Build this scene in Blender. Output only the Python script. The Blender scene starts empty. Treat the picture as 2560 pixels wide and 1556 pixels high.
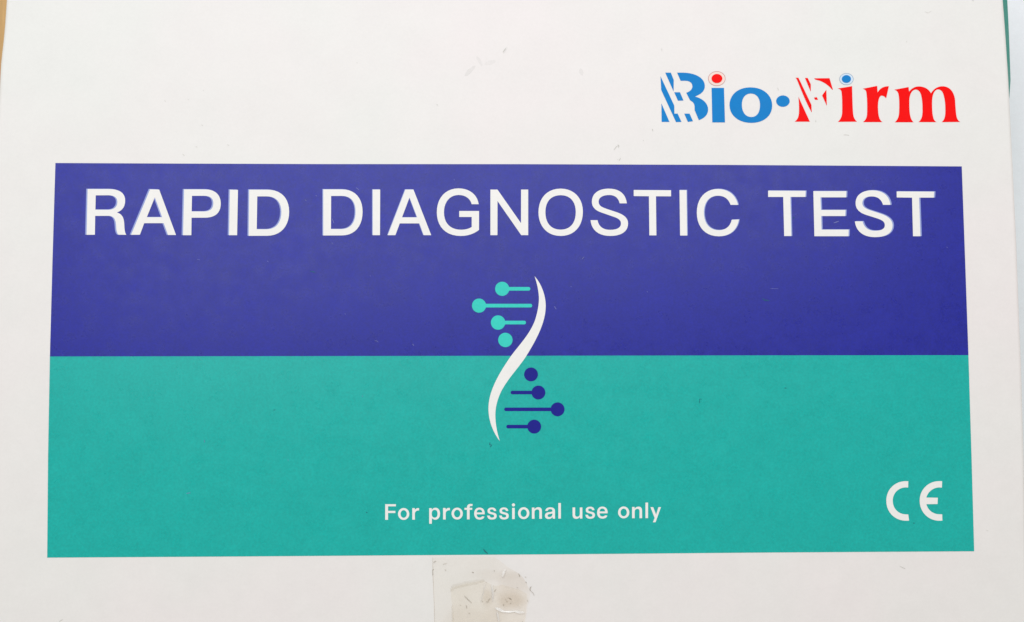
import bpy, math, random
from mathutils import Matrix, Vector
from mathutils.geometry import tessellate_polygon
random.seed(4)
S = bpy.context.scene
col = S.collection
MM = 0.001
H = 0.032                      # height of the lid above the table (metres)

# ---------------------------------------------------------------- camera
cd = bpy.data.cameras.new('camera')
cam = bpy.data.objects.new('camera', cd); col.objects.link(cam)
cd.lens = 32.0; cd.sensor_width = 36.0
cd.clip_start = 0.01; cd.clip_end = 50
cam.location = (-5.025422*MM, -0.35656*MM, H + 178.917269*MM)
cam.rotation_euler = (0.0529242, -0.0244425, -0.0022025)
S.camera = cam

# ---------------------------------------------------------------- room light: soft daylight from a window and the pale room
W = bpy.data.worlds.new('World'); S.world = W; W.use_nodes = True
W.node_tree.nodes['Background'].inputs[0].default_value = (1.0, 0.94, 0.84, 1)
W.node_tree.nodes['Background'].inputs[1].default_value = 0.52
def area(name, loc, target, sx, sy, power, color):
    l = bpy.data.lights.new(name, 'AREA'); l.shape = 'RECTANGLE'; l.size = sx; l.size_y = sy
    l.energy = power; l.color = color
    o = bpy.data.objects.new(name, l); col.objects.link(o); o.location = loc
    o.rotation_euler = (Vector(target) - Vector(loc)).to_track_quat('-Z', 'Y').to_euler()
    return o
area('window_light', (-0.03, 0.235, 0.42), (0, 0.01, 0.03), 0.62, 0.46, 1.72, (0.94, 1.0, 1.06))
S.view_settings.view_transform = 'Standard'; S.view_settings.look = 'None'
S.view_settings.exposure = 0.06; S.view_settings.gamma = 1.0
S.cycles.filter_width = 1.5

# ---------------------------------------------------------------- measured outlines
# Outlines of the printing, the tape and the marks on the box lid, measured in millimetres from the lid's centre.
TITLE = [
 ('R', 'M-83.792 33.146L-79.531 33.157C-77.555 33.161 -76.436 32.358 -76.406 30.875C-76.381 29.605 -76.948 28.863 -77.938 28.502C-76.831 28.229 -76.542 27.279 -76.477 26.117C-76.412 24.956 -76.298 24.428 -76.021 24.091L-77.578 24.089C-77.935 24.321 -78.073 24.954 -78.134 25.903C-78.222 27.170 -78.588 27.804 -79.627 27.802L-82.159 27.798L-82.141 24.084L-83.798 24.082ZM-82.144 31.858L-79.712 31.864C-78.569 31.866 -77.998 31.401 -77.981 30.597C-77.961 29.602 -78.615 29.072 -79.653 29.070L-82.145 29.065Z'),
 ('A', 'M-71.660 33.133L-69.845 33.074L-66.415 24.060L-68.018 24.058L-68.892 26.381L-72.637 26.376L-73.425 24.094L-75.190 24.092ZM-70.692 31.481L-69.226 27.607L-72.140 27.603Z'),
 ('P', 'M-65.047 33.128L-60.868 33.138C-58.882 33.142 -57.819 31.976 -57.795 30.320C-57.768 28.474 -58.798 27.519 -60.781 27.473L-63.451 27.469L-63.437 24.021L-65.103 24.019ZM-63.438 31.794L-61.161 31.799C-59.907 31.801 -59.336 31.335 -59.321 30.380C-59.305 29.319 -59.861 28.767 -61.114 28.765L-63.451 28.761Z'),
 ('I', 'M-56.119 33.085L-54.485 33.047L-54.530 24.031L-56.158 24.029Z'),
 ('D', 'M-52.349 33.094L-48.722 33.103C-46.100 33.109 -44.445 31.474 -44.415 28.710C-44.384 25.738 -46.102 23.914 -48.718 23.911L-52.335 23.907ZM-50.697 31.715L-48.916 31.719C-47.028 31.723 -46.072 30.619 -46.009 28.707C-45.985 26.584 -46.955 25.269 -48.838 25.266L-50.721 25.264Z'),
 ('D', 'M-37.834 33.191L-34.099 33.200C-31.545 33.206 -30.042 31.452 -30.024 28.766C-30.005 25.776 -31.584 24.003 -34.130 24.000L-37.754 23.996ZM-36.231 31.831L-34.190 31.836C-32.353 31.840 -31.487 30.725 -31.474 28.764C-31.459 26.598 -32.408 25.320 -34.242 25.317L-36.218 25.315Z'),
 ('I', 'M-28.110 33.173L-26.596 33.177L-26.588 24.071L-28.057 24.069Z'),
 ('A', 'M-21.682 33.189L-20.042 33.193L-16.513 24.082L-18.047 24.080L-18.893 26.411L-22.718 26.405L-23.566 24.074L-25.118 24.072ZM-20.836 31.575L-19.347 27.649L-22.273 27.644Z'),
 ('G', 'M-7.147 30.257L-8.585 30.254C-8.894 31.394 -9.819 32.076 -11.154 32.073C-12.900 32.069 -14.006 30.658 -14.002 28.650C-13.999 26.418 -12.685 25.222 -10.635 25.224C-9.815 25.225 -9.097 25.433 -8.584 25.764L-8.585 27.708L-11.048 27.704L-11.049 28.945L-7.085 28.952L-7.086 25.146C-8.071 24.360 -9.302 23.925 -10.737 23.924C-13.708 23.920 -15.472 25.796 -15.479 28.648C-15.485 31.587 -13.723 33.457 -11.155 33.463C-8.997 33.468 -7.393 32.227 -7.147 30.257Z'),
 ('N', 'M-4.882 33.229L-3.441 33.232L1.177 26.543L1.195 33.243L2.660 33.247L2.631 24.104L1.212 24.102L-3.444 30.887L-3.453 24.097L-4.891 24.095Z'),
 ('O', 'M9.084 33.460C11.779 33.466 13.523 31.559 13.505 28.831C13.486 25.836 11.724 23.949 9.036 23.946C6.314 23.943 4.610 25.914 4.621 28.688C4.631 31.539 6.355 33.453 9.084 33.460ZM9.077 32.076C10.957 32.081 12.035 30.828 12.023 28.738C12.010 26.559 10.919 25.270 9.043 25.268C7.131 25.265 6.055 26.550 6.064 28.727C6.073 30.816 7.162 32.072 9.077 32.076Z'),
 ('S', 'M22.262 30.485L20.776 30.482C20.549 31.519 19.920 32.137 18.742 32.134C17.473 32.132 16.655 31.656 16.649 30.837C16.643 30.019 17.274 29.747 18.448 29.349L20.254 28.752C21.699 28.246 22.490 27.574 22.480 26.484C22.466 24.940 21.209 23.959 18.858 23.957C16.599 23.954 15.071 25.112 14.959 27.163L16.405 27.165C16.613 25.931 17.422 25.242 18.868 25.244C20.225 25.246 20.989 25.665 20.995 26.482C21.001 27.117 20.515 27.480 19.522 27.806L17.085 28.656C15.912 29.072 15.229 29.743 15.237 30.834C15.248 32.473 16.577 33.478 18.662 33.483C20.838 33.488 22.098 32.397 22.262 30.485Z'),
 ('T', 'M23.612 33.221L31.115 33.184L31.101 31.907L28.084 31.918L28.091 24.094L26.642 24.092L26.631 31.915L23.600 31.945Z'),
 ('I', 'M32.753 33.206L34.209 33.210L34.223 24.065L32.770 24.063Z'),
 ('C', 'M44.480 30.219L42.949 30.216C42.547 31.384 41.772 32.040 40.459 32.037C38.728 32.033 37.673 30.789 37.645 28.692C37.616 26.506 38.725 25.197 40.544 25.200C41.909 25.201 42.830 25.967 43.123 27.279L44.618 27.336C44.275 25.150 42.709 23.910 40.526 23.908C37.799 23.905 36.115 25.776 36.153 28.689C36.191 31.607 37.928 33.456 40.480 33.462C42.578 33.467 44.110 32.264 44.480 30.219Z'),
 ('T', 'M50.529 33.141L58.137 33.120L58.054 31.844L55.033 31.837L55.083 23.992L53.597 23.990L53.543 31.834L50.507 31.828Z'),
 ('E', 'M59.628 33.065L66.331 33.080L66.263 31.783L61.095 31.772L61.142 29.282L66.091 29.291L66.005 28.016L61.156 28.008L61.180 25.328L66.633 25.335L66.564 23.966L59.663 23.958Z'),
 ('S', 'M75.185 30.289L73.629 30.286C73.320 31.366 72.645 31.974 71.365 31.971C70.183 31.969 69.542 31.457 69.524 30.671C69.506 29.886 70.127 29.534 71.299 29.163L73.155 28.558C74.717 28.031 75.544 27.248 75.518 26.169C75.479 24.602 74.122 23.778 71.861 23.776C69.602 23.773 67.998 24.886 67.868 27.001L69.479 27.003C69.746 25.769 70.517 25.124 71.893 25.126C73.171 25.128 73.868 25.481 73.885 26.206C73.903 26.951 73.320 27.244 72.246 27.595L70.098 28.278C68.733 28.746 68.061 29.490 68.088 30.668C68.123 32.239 69.425 33.264 71.533 33.269C73.661 33.274 75.017 32.255 75.185 30.289Z'),
 ('T', 'M76.456 33.045L84.117 33.023L84.004 31.763L81.021 31.756L81.094 23.982L79.538 23.980L79.541 31.753L76.444 31.786Z'),
]
FRINGE = [
 ('R', 'M-84.042 33.193L-79.781 33.203C-77.805 33.208 -76.685 32.405 -76.656 30.922C-76.630 29.652 -77.197 28.910 -78.187 28.549C-77.080 28.276 -76.791 27.325 -76.726 26.164C-76.661 25.003 -76.547 24.475 -76.270 24.138L-77.827 24.136C-78.184 24.368 -78.322 25.000 -78.383 25.950C-78.471 27.217 -78.838 27.850 -79.876 27.849L-82.408 27.844L-82.389 24.131L-84.047 24.129ZM-82.393 31.905L-79.961 31.910C-78.818 31.913 -78.247 31.448 -78.230 30.644C-78.210 29.649 -78.864 29.119 -79.903 29.117L-82.394 29.112Z'),
 ('A', 'M-71.910 33.180L-70.095 33.121L-66.665 24.107L-68.267 24.105L-69.141 26.428L-72.886 26.423L-73.674 24.141L-75.439 24.139ZM-70.942 31.528L-69.476 27.654L-72.389 27.650Z'),
 ('P', 'M-65.297 33.175L-61.119 33.185C-59.132 33.189 -58.069 32.023 -58.045 30.367C-58.018 28.521 -59.048 27.566 -61.031 27.520L-63.701 27.516L-63.686 24.068L-65.353 24.066ZM-63.688 31.841L-61.411 31.846C-60.158 31.848 -59.586 31.382 -59.572 30.427C-59.556 29.367 -60.111 28.814 -61.364 28.812L-63.701 28.808Z'),
 ('I', 'M-56.350 33.132L-54.716 33.094L-54.760 24.078L-56.389 24.076Z'),
 ('D', 'M-52.566 33.141L-48.939 33.150C-46.316 33.156 -44.661 31.521 -44.632 28.757C-44.600 25.786 -46.318 23.961 -48.934 23.958L-52.550 23.954ZM-50.914 31.763L-49.132 31.766C-47.245 31.771 -46.288 30.667 -46.225 28.754C-46.201 26.632 -47.171 25.316 -49.054 25.313L-50.937 25.311Z'),
 ('D', 'M-37.994 33.239L-34.259 33.248C-31.706 33.254 -30.202 31.499 -30.185 28.814C-30.165 25.823 -31.744 24.051 -34.290 24.048L-37.913 24.044ZM-36.391 31.878L-34.351 31.883C-32.513 31.887 -31.648 30.773 -31.634 28.811C-31.619 26.646 -32.568 25.367 -34.402 25.365L-36.378 25.362Z'),
 ('I', 'M-28.233 33.221L-26.719 33.224L-26.710 24.118L-28.179 24.116Z'),
 ('A', 'M-21.779 33.236L-20.140 33.240L-16.610 24.130L-18.144 24.128L-18.991 26.458L-22.815 26.452L-23.663 24.122L-25.215 24.120ZM-20.933 31.623L-19.445 27.696L-22.371 27.692Z'),
 ('I', 'M32.868 33.255L34.324 33.258L34.338 24.113L32.886 24.111Z'),
 ('C', 'M44.642 30.267L43.110 30.264C42.708 31.432 41.934 32.088 40.621 32.085C38.890 32.081 37.835 30.838 37.806 28.740C37.777 26.554 38.887 25.245 40.706 25.248C42.070 25.250 42.992 26.015 43.285 27.328L44.780 27.385C44.436 25.198 42.870 23.959 40.687 23.956C37.960 23.953 36.276 25.824 36.314 28.738C36.352 31.656 38.089 33.505 40.642 33.511C42.739 33.516 44.272 32.313 44.642 30.267Z'),
 ('T', 'M50.715 33.190L58.324 33.169L58.240 31.893L55.219 31.886L55.269 24.040L53.783 24.038L53.729 31.883L50.692 31.876Z'),
 ('E', 'M59.850 33.113L66.554 33.129L66.486 31.832L61.317 31.821L61.364 29.330L66.313 29.339L66.227 28.065L61.378 28.057L61.401 25.376L66.855 25.383L66.786 24.014L59.884 24.006Z'),
 ('S', 'M75.446 30.338L73.889 30.335C73.580 31.415 72.905 32.023 71.625 32.020C70.443 32.018 69.801 31.505 69.783 30.720C69.765 29.935 70.387 29.582 71.559 29.212L73.414 28.607C74.977 28.080 75.804 27.296 75.778 26.218C75.739 24.650 74.381 23.827 72.121 23.824C69.861 23.822 68.257 24.935 68.127 27.049L69.739 27.052C70.005 25.818 70.777 25.173 72.153 25.175C73.431 25.176 74.128 25.530 74.145 26.255C74.163 27.000 73.580 27.293 72.506 27.644L70.358 28.327C68.992 28.795 68.321 29.539 68.347 30.717C68.382 32.288 69.685 33.314 71.793 33.319C73.921 33.324 75.277 32.304 75.446 30.338Z'),
 ('T', 'M76.716 33.094L84.378 33.073L84.265 31.812L81.282 31.805L81.354 24.030L79.798 24.028L79.801 31.802L76.705 31.835Z'),
]
SMALL = [
 ('F', 'M-25.352 -28.361L-23.204 -28.374L-23.225 -28.848L-24.729 -28.839L-24.725 -29.645L-23.317 -29.654L-23.315 -30.128L-24.723 -30.119L-24.717 -31.421L-25.337 -31.417Z'),
 ('o', 'M-22.873 -30.284C-22.876 -29.630 -22.371 -29.103 -21.744 -29.106C-21.117 -29.110 -20.607 -29.644 -20.604 -30.299C-20.602 -30.953 -21.107 -31.480 -21.734 -31.476C-22.360 -31.472 -22.870 -30.938 -22.873 -30.284ZM-22.300 -30.288C-22.301 -29.909 -22.052 -29.602 -21.742 -29.604C-21.431 -29.606 -21.179 -29.916 -21.178 -30.295C-21.176 -30.674 -21.426 -30.981 -21.736 -30.979C-22.046 -30.977 -22.298 -30.667 -22.300 -30.288Z'),
 ('r', 'M-20.107 -29.152L-19.569 -29.155L-19.544 -29.440C-19.390 -29.204 -19.127 -29.087 -18.721 -29.161L-18.719 -29.682C-19.149 -29.632 -19.531 -29.831 -19.529 -30.305L-19.526 -31.431L-20.099 -31.427Z'),
 ('p', 'M-16.831 -29.172L-16.293 -29.175L-16.281 -29.472C-16.114 -29.212 -15.875 -29.095 -15.576 -29.097C-14.977 -29.100 -14.653 -29.601 -14.652 -30.289C-14.651 -30.988 -15.032 -31.484 -15.594 -31.480C-15.869 -31.478 -16.109 -31.370 -16.253 -31.168L-16.250 -32.234L-16.823 -32.230ZM-15.730 -29.582C-16.089 -29.580 -16.268 -29.828 -16.267 -30.267C-16.266 -30.741 -16.086 -30.991 -15.727 -30.993C-15.392 -30.995 -15.225 -30.748 -15.226 -30.273C-15.227 -29.835 -15.395 -29.584 -15.730 -29.582Z'),
 ('r', 'M-14.140 -29.153L-13.601 -29.156L-13.577 -29.441C-13.421 -29.205 -13.158 -29.088 -12.751 -29.162L-12.750 -29.684C-13.181 -29.634 -13.564 -29.833 -13.563 -30.308L-13.561 -31.434L-14.136 -31.430Z'),
 ('o', 'M-12.510 -30.279C-12.511 -29.624 -12.003 -29.095 -11.374 -29.099C-10.745 -29.103 -10.236 -29.638 -10.235 -30.293C-10.235 -30.948 -10.743 -31.476 -11.372 -31.472C-12.000 -31.468 -12.509 -30.933 -12.510 -30.279ZM-11.936 -30.282C-11.936 -29.903 -11.685 -29.596 -11.374 -29.597C-11.062 -29.599 -10.810 -29.910 -10.810 -30.289C-10.810 -30.669 -11.061 -30.976 -11.372 -30.974C-11.683 -30.972 -11.935 -30.662 -11.936 -30.282Z'),
 ('f', 'M-9.504 -31.436L-9.505 -29.597L-9.984 -29.594L-9.984 -29.155L-9.505 -29.158C-9.529 -28.647 -9.206 -28.388 -8.786 -28.390L-8.354 -28.428L-8.378 -28.892L-8.642 -28.878C-8.846 -28.877 -8.930 -28.971 -8.930 -29.161L-8.426 -29.164L-8.426 -29.604L-8.930 -29.601L-8.929 -31.440Z'),
 ('e', 'M-6.005 -30.486L-7.551 -30.476C-7.515 -30.856 -7.336 -31.023 -7.012 -31.025C-6.796 -31.027 -6.653 -30.956 -6.581 -30.803L-6.029 -30.865C-6.137 -31.280 -6.497 -31.515 -7.012 -31.512C-7.695 -31.507 -8.115 -31.030 -8.115 -30.294C-8.115 -29.570 -7.695 -29.110 -7.036 -29.114C-6.376 -29.118 -5.980 -29.583 -5.981 -30.272ZM-7.539 -30.061L-6.556 -30.067C-6.580 -29.734 -6.760 -29.579 -7.036 -29.577C-7.323 -29.575 -7.503 -29.728 -7.539 -30.061Z'),
 ('s', 'M-3.749 -29.859L-4.277 -29.855C-4.313 -29.653 -4.433 -29.557 -4.637 -29.556C-4.853 -29.555 -4.973 -29.637 -4.973 -29.768C-4.973 -29.910 -4.853 -29.971 -4.613 -30.031L-4.254 -30.117C-3.870 -30.214 -3.654 -30.394 -3.654 -30.774C-3.655 -31.249 -4.015 -31.519 -4.615 -31.515C-5.214 -31.512 -5.550 -31.236 -5.597 -30.678L-5.022 -30.682C-4.998 -30.931 -4.854 -31.051 -4.614 -31.053C-4.375 -31.054 -4.230 -30.960 -4.230 -30.806C-4.230 -30.651 -4.350 -30.591 -4.590 -30.530L-4.914 -30.445C-5.333 -30.348 -5.525 -30.144 -5.525 -29.788C-5.524 -29.372 -5.152 -29.113 -4.636 -29.116C-4.108 -29.120 -3.773 -29.383 -3.749 -29.859Z'),
 ('s', 'M-1.408 -29.861L-1.937 -29.858C-1.972 -29.656 -2.092 -29.560 -2.296 -29.559C-2.513 -29.557 -2.633 -29.640 -2.633 -29.771C-2.633 -29.913 -2.513 -29.973 -2.273 -30.034L-1.913 -30.120C-1.529 -30.217 -1.313 -30.397 -1.314 -30.777C-1.315 -31.252 -1.676 -31.523 -2.276 -31.519C-2.876 -31.515 -3.211 -31.240 -3.258 -30.681L-2.682 -30.685C-2.659 -30.934 -2.515 -31.054 -2.275 -31.056C-2.035 -31.057 -1.891 -30.963 -1.890 -30.809C-1.890 -30.654 -2.010 -30.594 -2.250 -30.533L-2.574 -30.448C-2.994 -30.350 -3.186 -30.147 -3.185 -29.791C-3.184 -29.375 -2.812 -29.116 -2.296 -29.119C-1.767 -29.122 -1.432 -29.386 -1.408 -29.861Z'),
 ('i', 'M-0.723 -29.224L-0.158 -29.227L-0.163 -31.437L-0.727 -31.434ZM-0.781 -28.676C-0.781 -28.486 -0.624 -28.332 -0.432 -28.333C-0.240 -28.335 -0.084 -28.490 -0.085 -28.681C-0.085 -28.871 -0.242 -29.024 -0.434 -29.023C-0.626 -29.022 -0.782 -28.867 -0.781 -28.676Z'),
 ('o', 'M0.416 -30.277C0.418 -29.621 0.930 -29.091 1.561 -29.095C2.192 -29.099 2.701 -29.635 2.699 -30.291C2.697 -30.947 2.185 -31.476 1.554 -31.472C0.924 -31.468 0.414 -30.933 0.416 -30.277ZM0.993 -30.280C0.994 -29.900 1.247 -29.593 1.559 -29.594C1.872 -29.596 2.123 -29.907 2.122 -30.288C2.121 -30.668 1.868 -30.975 1.556 -30.973C1.243 -30.971 0.992 -30.661 0.993 -30.280Z'),
 ('n', 'M3.127 -29.176L3.669 -29.179L3.680 -29.477C3.849 -29.216 4.114 -29.111 4.427 -29.113C4.932 -29.116 5.147 -29.450 5.145 -29.962L5.139 -31.412L4.562 -31.408L4.567 -30.077C4.569 -29.768 4.473 -29.624 4.208 -29.623C3.908 -29.621 3.703 -29.798 3.701 -30.155L3.697 -31.403L3.120 -31.399Z'),
 ('a', 'M7.208 -31.413C7.184 -31.342 7.161 -31.271 7.161 -31.152C6.968 -31.364 6.727 -31.482 6.390 -31.480C5.933 -31.477 5.645 -31.189 5.647 -30.785C5.649 -30.333 5.975 -30.121 6.577 -30.066C6.974 -30.021 7.118 -29.986 7.119 -29.843C7.120 -29.676 6.976 -29.580 6.699 -29.579C6.446 -29.577 6.325 -29.683 6.276 -29.909L5.723 -29.906C5.773 -29.406 6.135 -29.147 6.737 -29.150C7.363 -29.154 7.699 -29.418 7.697 -29.894L7.689 -31.417ZM7.117 -30.414C7.020 -30.461 6.876 -30.484 6.659 -30.518C6.370 -30.564 6.249 -30.646 6.249 -30.789C6.248 -30.932 6.368 -31.016 6.560 -31.017C6.897 -31.019 7.115 -30.818 7.116 -30.485Z'),
 ('l', 'M8.282 -28.338L8.848 -28.342L8.833 -31.400L8.267 -31.397Z'),
 ('u', 'M11.049 -29.213L11.627 -29.216L11.619 -30.561C11.618 -30.847 11.737 -30.991 11.978 -30.992C12.291 -30.994 12.461 -30.805 12.463 -30.448L12.471 -29.221L13.038 -29.225L13.024 -31.427L12.506 -31.424L12.483 -31.138C12.313 -31.375 12.096 -31.481 11.783 -31.479C11.301 -31.476 11.037 -31.176 11.041 -30.641Z'),
 ('s', 'M15.410 -29.823L14.879 -29.820C14.844 -29.617 14.724 -29.521 14.519 -29.520C14.302 -29.518 14.181 -29.601 14.180 -29.732C14.179 -29.875 14.299 -29.935 14.540 -29.996L14.901 -30.082C15.287 -30.180 15.502 -30.360 15.500 -30.741C15.496 -31.217 15.133 -31.488 14.530 -31.484C13.927 -31.481 13.592 -31.205 13.547 -30.645L14.126 -30.649C14.148 -30.899 14.292 -31.019 14.533 -31.020C14.774 -31.022 14.920 -30.928 14.921 -30.773C14.922 -30.618 14.802 -30.558 14.561 -30.497L14.236 -30.411C13.814 -30.313 13.623 -30.110 13.625 -29.753C13.628 -29.336 14.003 -29.076 14.522 -29.079C15.053 -29.082 15.389 -29.346 15.410 -29.823Z'),
 ('e', 'M17.951 -30.447L16.395 -30.437C16.428 -30.818 16.608 -30.986 16.934 -30.988C17.151 -30.989 17.296 -30.919 17.370 -30.764L17.924 -30.828C17.812 -31.244 17.449 -31.479 16.930 -31.476C16.242 -31.472 15.824 -30.993 15.829 -30.255C15.834 -29.528 16.260 -29.066 16.924 -29.070C17.588 -29.074 17.983 -29.541 17.977 -30.232ZM16.410 -30.020L17.399 -30.026C17.378 -29.692 17.198 -29.536 16.920 -29.535C16.631 -29.533 16.448 -29.687 16.410 -30.020Z'),
 ('o', 'M19.933 -30.256C19.938 -29.599 20.456 -29.068 21.091 -29.071C21.725 -29.075 22.234 -29.613 22.228 -30.271C22.222 -30.929 21.704 -31.459 21.070 -31.455C20.436 -31.451 19.927 -30.914 19.933 -30.256ZM20.513 -30.260C20.516 -29.879 20.772 -29.570 21.086 -29.572C21.401 -29.574 21.652 -29.886 21.648 -30.267C21.645 -30.649 21.388 -30.957 21.074 -30.955C20.760 -30.953 20.509 -30.641 20.513 -30.260Z'),
 ('n', 'M22.698 -29.189L23.242 -29.192L23.251 -29.490C23.423 -29.229 23.690 -29.123 24.004 -29.125C24.512 -29.128 24.727 -29.464 24.722 -29.976L24.707 -31.431L24.127 -31.427L24.140 -30.092C24.143 -29.782 24.048 -29.638 23.782 -29.637C23.479 -29.635 23.272 -29.812 23.269 -30.170L23.257 -31.421L22.677 -31.418Z'),
 ('l', 'M25.330 -28.357L25.899 -28.361L25.868 -31.426L25.300 -31.423Z'),
 ('y', 'M26.290 -29.246L26.895 -29.250L27.424 -30.685L27.863 -29.256L28.432 -29.260L27.323 -32.234L26.743 -32.230L27.090 -31.375Z'),
]
CE = [
 ('C', 'M77.373 -24.540L76.905 -24.514C74.683 -24.502 72.949 -26.121 72.897 -28.296C72.841 -30.583 74.493 -32.215 76.768 -32.230L77.329 -32.211L77.208 -31.010L76.800 -30.985C75.224 -30.975 74.143 -29.848 74.181 -28.304C74.217 -26.815 75.413 -25.733 76.874 -25.742L77.306 -25.779Z'),
 ('E', 'M84.107 -24.554L83.521 -24.550C81.353 -24.539 79.589 -26.158 79.533 -28.336C79.474 -30.567 81.148 -32.258 83.368 -32.273L83.954 -32.254L83.952 -31.030L83.403 -31.015C82.175 -31.007 81.143 -30.234 80.848 -29.031L83.071 -29.021L83.175 -27.784L80.882 -27.736C81.241 -26.569 82.315 -25.807 83.487 -25.779L84.037 -25.816Z'),
]
RIBBON = 'M3.831 15.977C4.987 14.767 6.023 12.441 6.013 10.119C6.001 7.336 4.716 4.329 2.158 0.269C0.766 -1.894 -1.315 -3.959 -2.702 -6.482C-3.625 -8.314 -4.042 -10.146 -3.906 -11.978C-3.816 -13.578 -3.519 -14.950 -3.062 -16.322C-4.323 -14.719 -5.285 -12.430 -5.283 -10.027C-5.281 -7.163 -3.965 -4.182 -0.845 0.276C1.009 2.718 2.865 4.563 3.916 7.339C4.502 9.192 4.740 10.816 4.675 11.977C4.565 13.604 4.175 15.000 3.831 15.977Z'
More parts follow.
